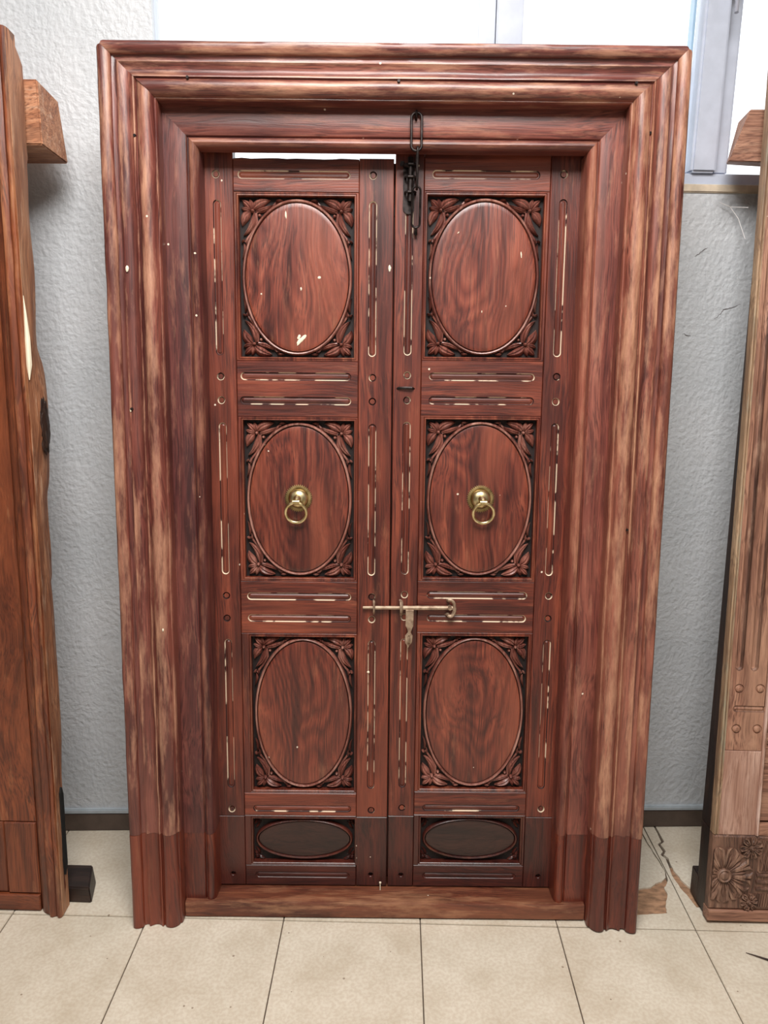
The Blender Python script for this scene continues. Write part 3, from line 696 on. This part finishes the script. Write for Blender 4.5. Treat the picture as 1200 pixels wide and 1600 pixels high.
# small flat staple below the upper panels
bm = bmesh.new(); tube(bm, [(.6675, YF+.002, 1.3870), (.674, YF-.0035, 1.3885), (.690, YF-.006, 1.3890), (.706, YF-.006, 1.3885), (.7135, YF+.002, 1.3870)], .0036, 10, rs=[.002, .0035, .0036, .0036, .002], flat=.6)
finish('flat_staple', bm, M['iron'], leafR, True)
# ---- sliding latch across the leaves
bm = bmesh.new()
tube(bm, [(.5885, .1130, .8310), (.6190, .1118, .8312), (.6202, .1105, .8314), (.690, .1100, .8318)], .0040, 12, rs=[.0038, .0042, .0050, .0050])
tube(bm, [(.688, .1100, .8318), (.8210, .1100, .8330)], .0058, 12)
finish('latch_rod', bm, M['oldiron'], leafR, True, 'long thin sliding bar')
for px_, w_, lf in ((.6172, .0040, leafL), (.6872, .0062, leafR)):
    bm = bmesh.new(); tube(bm, [(px_, .122, .8470), (px_, .108, .8462), (px_, .1005, .8400), (px_, .0995, .8310), (px_, .1005, .8235), (px_, .108, .8175), (px_, .122, .8165)], w_, 8, flat=.5)
    finish('latch_staple', bm, M['oldiron'], lf, True)
bm = bmesh.new(); pts = []
for k in range(15):
    a = math.radians(125-250*k/14); pts.append((.8125+math.cos(a)*.011, .1035+(.014 if k in (0, 14) else 0), .8335+math.sin(a)*.021))
tube(bm, pts, .0052, 10, flat=.7)
tube(bm, [(.8115, .122, .8340), (.8115, .1000, .8340)], .0055, 10)
finish('latch_hook', bm, M['oldiron'], leafR, True)
# hasp tongue: flat plate hanging from the rod, with a slot
hs_o = [(.7055, .7270), (.7100, .7355), (.7155, .7415), (.7170, .7600), (.7120, .7690), (.7155, .7790), (.7185, .7860), (.7190, .8285), (.6985, .8285), (.6985, .7860), (.7030, .7780), (.7045, .7690), (.6975, .7600), (.6975, .7415), (.7020, .7350)]
hs_o = hs_o[:1]+hs_o[1:]
board('hasp_tongue', hs_o, .1015, .1050, [M['oldiron'], M['oldiron']], leafR, [(.7075, .752, 0, .006, .0030, [(0, 0, 0), (.0002, .0034, 0)])], bev=.0006)
bm = bmesh.new(); tube(bm, [(.7075, .120, .752), (.7075, .0985, .752)], .0022, 8); tube(bm, [(.7075, .0985, .744), (.7075, .0985, .759)], .0024, 8); finish('hasp_loop', bm, M['oldiron'], leafR, True)
# small white screw standing in the sill
bm = bmesh.new(); tube(bm, [(.6400, .106, .0435), (.6400, .106, .0640)], .0014, 8); tube(bm, [(.6400, .106, .0640), (.6400, .106, .0665)], .0030, 10)
finish('screw', bm, M['whitebit'], door, True, 'small white screw standing on the sill')

# ================================================================ LEFT FRAME
A_l = math.atan(.043)
AM = Matrix.Translation((-.223, -.012, .0012)) @ Matrix.Rotation(-A_l, 4, 'X')
fa = tag(empty('wooden_frame', AM), 'tall orange-brown wooden door frame with raw worn side, standing at the left edge', 'frame')
HA = 2.148
# stile with a moulded face; its raw right side is worn and wavy
PA = [(0, .004, 1), (-.002, .0, 1), (-.006, -.0012, .7), (-.010, .0, .3), (-.0125, .004, 0), (-.016, .006, 0), (-.020, .004, .3), (-.025, .001, .6), (-.031, .0015, .4), (-.035, .007, 0), (-.040, .011, .1), (-.047, .012, .2), (-.054, .016, .3), (-.060, .022, .5), (-.064, .030, .2), (-.065, .050, -1), (-.02, .050, -1), (-.0012, .050, -1)]
def fnA(t_, s): return (t_, (.0006)*(1-s)+HA*s)
o = extrude_profile('face_moulding', PA, fnA, 60, M['oldZ'], fa, .0016, 5)
for v in o.data.vertices:
    if v.co.z < .005: v.co.z = .043*v.co.y+.0006
# raw side plank behind the moulding; depth varies with height, knots bulge
def depthA(z):
    d = .080 if z > .9 else .072
    if z > 1.9: d = .088
    if z < .45: d = .050+.02*(z/.45)
    if z < .15: d = .048
    if 1.12 < z < 1.46: d += .034*math.sin(math.pi*(z-1.12)/.34)**.6
    if z > 2.10: d -= (z-2.10)*.75
    return d+.003*noise.noise(Vector((z*9, 0, 3)))
bm = bmesh.new(); wl_ = bm.verts.layers.float.new('wear'); rows = []; NS = 130
for i in range(NS+1):
    z = .0008+(HA-.0008)*i/NS; dd = depthA(z); row = []
    zt = z
    for k in range(9):
        f = k/8; y = .0055+(dd-.0055)*f
        x = .0012+.0035*noise.noise(Vector((y*25, z*7, 1)))*(.3+f)+(.010*math.sin(math.pi*f) if 1.2 < z < 1.42 else 0)*math.sin(math.pi*(z-1.2)/.22)-.006*f**3
        v = bm.verts.new((x, y, zt-(.10*(f-.25)*.6 if i == NS and f > .25 else 0)+(.043*y if i == 0 else 0))); v[wl_] = .5 if k in (0, 8) else .2*random.random(); row.append(v)
    row.append(bm.verts.new((-.045, dd, z))); row.append(bm.verts.new((-.045, .051, z)));row.append(bm.verts.new((-.0009, .0508, z)))
    row.append(bm.verts.new((-.0009, .0060, z)))
    rows.append(row)
n = len(rows[0])
for i in range(NS):
    for k in range(n): bm.faces.new((rows[i][k], rows[i][(k+1) % n], rows[i+1][(k+1) % n], rows[i+1][k]))
bm.faces.new(rows[0][::-1]); bm.faces.new(rows[-1])
finish('side_plank', bm, M['sideZ'], fa, True, 'raw weathered side face with bark-like bulge')
# knot, splinter of pale wood and the dark mortise slot
bm = bmesh.new(); bmesh.ops.create_icosphere(bm, subdivisions=4, radius=1)
for v in bm.verts:
    k = 1+.35*noise.noise(v.co*3.1); v.co = Vector((.008+v.co.x*.0075*k, .060+v.co.y*.021*k, 1.285+v.co.z*.062*k))
finish('knot', bm, M['blackZ'], fa, True, 'dark rough knot')
bm = bmesh.new(); sp = [(.0050, -.0004, 1.47), (.0058, .0015, 1.53), (.0054, .0030, 1.60)]
tube(bm, [(.0035, .0075, 1.395), (.0042, .0095, 1.43), (.0046, .0085, 1.49), (.0042, .006, 1.545), (.003, .0045, 1.585)], .004, 8, rs=[.001, .0065, .006, .003, .0006])
finish('pale_splinter', bm, M['whitebit'], fa, True, 'pale split of fresh wood along the edge')
bm = bmesh.new(); ol = [(.030, .105), (.042, .13), (.0425, .33), (.036, .352), (.0265, .34), (.024, .15)]
A = [bm.verts.new((.0056, a, b_)) for a, b_ in ol]; B = [bm.verts.new((-.004, a, b_)) for a, b_ in ol]
bm.faces.new(A); bm.faces.new(B)
for i in range(6): bm.faces.new((A[i], A[(i+1) % 6], B[(i+1) % 6], B[i]))
finish('mortise_slot', bm, plain('slot_black', srgb(12, 9, 8), .9), fa, False, 'narrow black mortise slot')
# recessed boards, rail joint and sill between the stiles (only their right end is in view)
board('panel_board', rect(-.62, -.0655, .256, 2.06), .030, .048, [M['oldZ']]*2, fa)
board('lower_board', rect(-.150, -.0655, .050, .2545), .026, .048, [M['oldZ']]*2, fa, bev=.003)
board('lower_board', rect(-.62, -.1525, .050, .2545), .030, .048, [M['oldZ']]*2, fa, bev=.003)
board('bottom_rail', rect(-.62, -.0655, .0022, .048), .021, .052, [M['oldX']]*2, fa, bev=.003)
board('head_rail', rect(-.62, -.0655, 2.0615, HA-.005), .010, .050, [M['oldX']]*2, fa, bev=.003)
# lintel end and foot end, sticking out behind
def world_hexa(name, P, mm, root, bev=.002, label=None):
    bm = bmesh.new(); inv = root.matrix_world.inverted(); hexa(bm, [inv @ Vector(p) for p in P], bev); return finish(name, bm, mm, root, label=label)
bpy.context.view_layer.update()
world_hexa('lintel_end', [(-.62, .172, 1.930), (-.198, .172, 1.930), (-.192, .300, 1.915), (-.62, .300, 1.915), (-.62, .172, 2.070), (-.200, .172, 2.070), (-.196, .275, 2.052), (-.62, .275, 2.052)], [M['sideX']], fa, .003, 'square lintel end sticking out towards the wall')
world_hexa('foot_end', [(-.62, .052, .0012), (-.166, .045, .0012), (-.185, .125, .0012), (-.62, .125, .0012), (-.62, .052, .048), (-.170, .046, .046), (-.189, .120, .062), (-.62, .122, .062)], [M['blackX']], fa, .003, 'dark foot block behind the frame')

# ================================================================ RIGHT FRAME
cl_ = math.atan(.115)
CMx = Matrix.Translation((1.4790, .0250, .0012)) @ Matrix.Rotation(math.atan(.02), 4, 'Z') @ Matrix.Rotation(-cl_, 4, 'X') @ Matrix.Rotation(.0175, 4, 'Y')
fc = tag(empty('wooden_frame', CMx), 'pale weathered wooden door frame with fluted stile and carved flower foot, right edge', 'frame')
cz_ = math.cos(cl_)
HC = 2.16
PC = [(0, .024, -1), (0, .006, .2), (.0012, .001, .9), (.0045, .0, 1), (.0065, .0015, .8), (.0072, .005, 0), (.0085, .0052, 0), (.0095, .0020, .8), (.012, .0012, .8), (.012, .024, -1)]
def fnC(t_, s): return (t_, .246*(1-s)+HC*s)
extrude_profile('edge_bead', PC, fnC, 70, M['greenish'], fc, .0014, 4, label='pale flaking bead strip with traces of green paint')
XS1 = .1085
G = [(0, 0, 0), (.0010, .0065, 1), (.0045, .0105, 1), (.0085, .0115, 0)]
fl = [(.0345, 1.33, 0, .635, .0105, G), (.0735, 1.33, 0, .635, .0105, G)]
RB = [(0, 0, 0), (.0008, .003, 0), (.0025, .0035, 0), (.0045, -.0015, 0), (.0085, -.0035, 0)]
fl += [(.0385, .638, 0, 0, .0125, RB), (.0925, .639, 0, 0, .0125, RB), (.0385, .531, 0, 0, .0125, RB), (.0925, .532, 0, 0, .0125, RB), (.068, .585, .034, 0, .0085, SLOT)]
board('fluted_stile', rect(.0125, XS1, .4735, HC), .0035, .024, [M['paleZ'], M['paleC']], fc, fl)
board('stile_foot', rect(.0125, XS1, .2445, .4725), .0030, .024, [M['endgrain']]*2, fc)
# wavy pale cover strip between stile and the next member
PD = [(.109, .024, -1), (.109, .002, .3), (.1105, -.0015, 1), (.1145, -.002, 1), (.117, .001, .6), (.1175, .024, -1)]
def fnD(t_, s): return (t_, .2455*(1-s)+HC*s)
extrude_profile('cover_strip', PD, fnD, 60, M['endgrain'], fc, .0016, 6)
board('inner_board', rect(.118, .60, .2800, HC), .014, .05, [M['paleX']]*2, fc, [(.138, .60, 0, 0, .012, RB), (.138, .49, 0, 0, .012, RB), (.145, 1.2, 0, .5, .009, G), (.2, 1.2, 0, .5, .009, G)])
board('lower_rail', rect(.118, .60, .2445, .2740), .002, .05, [M['paleX']]*2, fc)
# carved foot block
board('foot_block', rect(.0005, .60, .0395, .2435), .0005, .026, [M['paleC']]*2, fc, bev=.004)
board('plinth', rect(-.001, .60, .0075, .0385), -.0035, .028, [M['paleX']]*2, fc, bev=.003)
# big flower
def flower(name, cx, cz, R, n, petw, rc, y, label=None, a0=0):
    bm = bmesh.new(); wl_ = bm.verts.layers.float.new('wear')
    for k in range(n):
        a = a0+6.28318*k/n; ca, sa = math.cos(a), math.sin(a); rows = []
        for i in range(9):
            f = i/8; r = rc*.9+(R-rc*.9)*f; hw = petw*(.22+.78*math.sin(min(1, f*1.15)*math.pi*.5))*(1 if f < .86 else math.sqrt(max(.02, 1-((f-.86)/.15)**2)))
            row = []
            for j, (s, h) in enumerate(((-1, .0), (-.9, -.008), (-.55, -.0075), (-.35, -.0035), (0, -.0025), (.35, -.0035), (.55, -.0075), (.9, -.008), (1, 0))):
                if f < .15: h *= .6
                x = cx+ca*r-sa*hw*s; z = cz+sa*r+ca*hw*s
                if x < .002: x = .002
                v = bm.verts.new((x, y+h*(1 if f < .97 else .6), z)); v[wl_] = .9 if abs(h) > .006 else 0; row.append(v)
            rows.append(row)
        for i in range(8):
            for j in range(8): bm.faces.new((rows[i][j], rows[i][j+1], rows[i+1][j+1], rows[i+1][j]))
        bm.faces.new(rows[-1])
        tube(bm, [(cx+ca*rc*.9, y-.004, cz+sa*rc*.9), (max(.004, cx+ca*(rc+(R-rc)*.5)), y-.0055, cz+sa*(rc+(R-rc)*.5)), (max(.004, cx+ca*(rc+(R-rc)*.68)), y-.0045, cz+sa*(rc+(R-rc)*.68))], .0028, 6, rs=[.0015, .0032, .001])
    prev = None; m_ = 24
    for r, h in ((rc, 0), (rc, -.009), (rc*.85, -.0115), (rc*.62, -.0085), (rc*.5, -.0115), (rc*.25, -.0130)):
        ring = [bm.verts.new((cx+math.cos(6.28318*k/m_)*r*(1+.03*(k % 2)), y+h, cz+math.sin(6.28318*k/m_)*r)) for k in range(m_)]
        for v in ring: v[wl_] = .8
        if prev:
            for k in range(m_): bm.faces.new((prev[k], prev[(k+1) % m_], ring[(k+1) % m_], ring[k]))
        prev = ring
    bm.faces.new(prev)
    return finish(name, bm, M['paleC'], fc, True, label)
flower('carved_flower', .0330, .1370, .0760, 11, .0175, .0185, .0010, 'large carved flower with eleven petals', .15)
flower('carved_flower', .1000, .2130, .0300, 7, .0085, .006, .0010, 'small half flower beside the large one', .5)
flower('carved_flower', .1040, .0640, .0230, 6, .0075, .006, .0010, 'small carved flower low on the block', .2)
# scroll band to the right of the flower: flame-like ripples and ribbed bands
bm = bmesh.new()
for k in range(5):
    tube(bm, [(.1300+k*.0085+.004*math.sin(i*1.3+k), -.0005, .150+.012*i) for i in range(8)], .0034, 8)
tube(bm, [(.124, 0, .148), (.123, 0, .18), (.123, 0, .236)], .003, 8); tube(bm, [(.124, 0, .146), (.19, 0, .146)], .003, 8)
finish('carved_flames', bm, M['paleC'], fc, True)
bm = bmesh.new()
for k in range(3): tube(bm, [(.120, 0, .138-k*.019), (.6, 0, .138-k*.019)], .0050, 8)
for k in range(40): tube(bm, [(.122+k*.0065, 0, .086), (.118+k*.0065, -.001, .050)], .0026, 6)
finish('ribbed_band', bm, M['paleC'], fc, True)
# backing jamb: dark side that widens downwards, notch and foot block, all running back to the wall
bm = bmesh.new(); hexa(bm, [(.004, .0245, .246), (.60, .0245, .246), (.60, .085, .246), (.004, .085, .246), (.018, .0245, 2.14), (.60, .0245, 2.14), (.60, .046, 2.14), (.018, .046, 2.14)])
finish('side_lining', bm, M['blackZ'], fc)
bm = bmesh.new(); box(bm, .0015, .60, .0270, .080, .0110, .2455, bev=.002); finish('side_lining', bm, M['blackZ'], fc)  # shadowed side of the foot: its shade is put into the near-black colour
inv = None
bpy.context.view_layer.update()
world_hexa('foot_end', [(1.4795, .0990, .0012), (2.05, .0990, .0012), (2.05, .150, .0012), (1.4795, .150, .0012), (1.4795, .1060, .080), (2.05, .106, .080), (2.05, .152, .080), (1.4795, .152, .080)], [M['blackX']], fc, .002, 'dark block under the back of the frame')
world_hexa('side_batten', [(1.4815, .215, .16), (1.60, .215, .16), (1.60, .235, .16), (1.4815, .235, .16), (1.4815, .130, .50), (1.60, .130, .50), (1.60, .150, .50), (1.4815, .150, .50)], [M['blackZ']], fc, .002) if False else None
world_hexa('lintel_end', [(1.446, .310, 1.938), (2.05, .310, 1.928), (2.05, .425, 1.928), (1.486, .425, 1.955), (1.486, .310, 2.056), (2.05, .310, 2.062), (2.05, .425, 2.062), (1.506, .425, 2.058)], [M['paleX']], fc, .002, 'cut lintel end sticking out beside the window')

# ================================================================ SMALL THINGS
bm = bmesh.new(); tube(bm, [(1.5365, -.0755, .0022), (1.556, -.086, .0034), (1.585, -.101, .0040), (1.64, -.128, .0046)], .003, 8, rs=[.0006, .0016, .0026, .0034])
tag(finish('twig', bm, M['blackX'], None, True), 'thin dark pointed twig lying on the floor tile at the right edge', 'twig')
bm = bmesh.new()
tube(bm, [(1.486, .4400, 1.864), (1.512, .4360, 1.853), (1.545, .40, 1.846)], .0009, 5)
tube(bm, [(1.512, .4360, 1.853), (1.534, .43, 1.823), (1.545, .40, 1.768)], .0009, 5)
tag(finish('cobweb', bm, M['thread'], None, True), 'white cobweb threads between the wall and the pale right frame', 'cobweb')
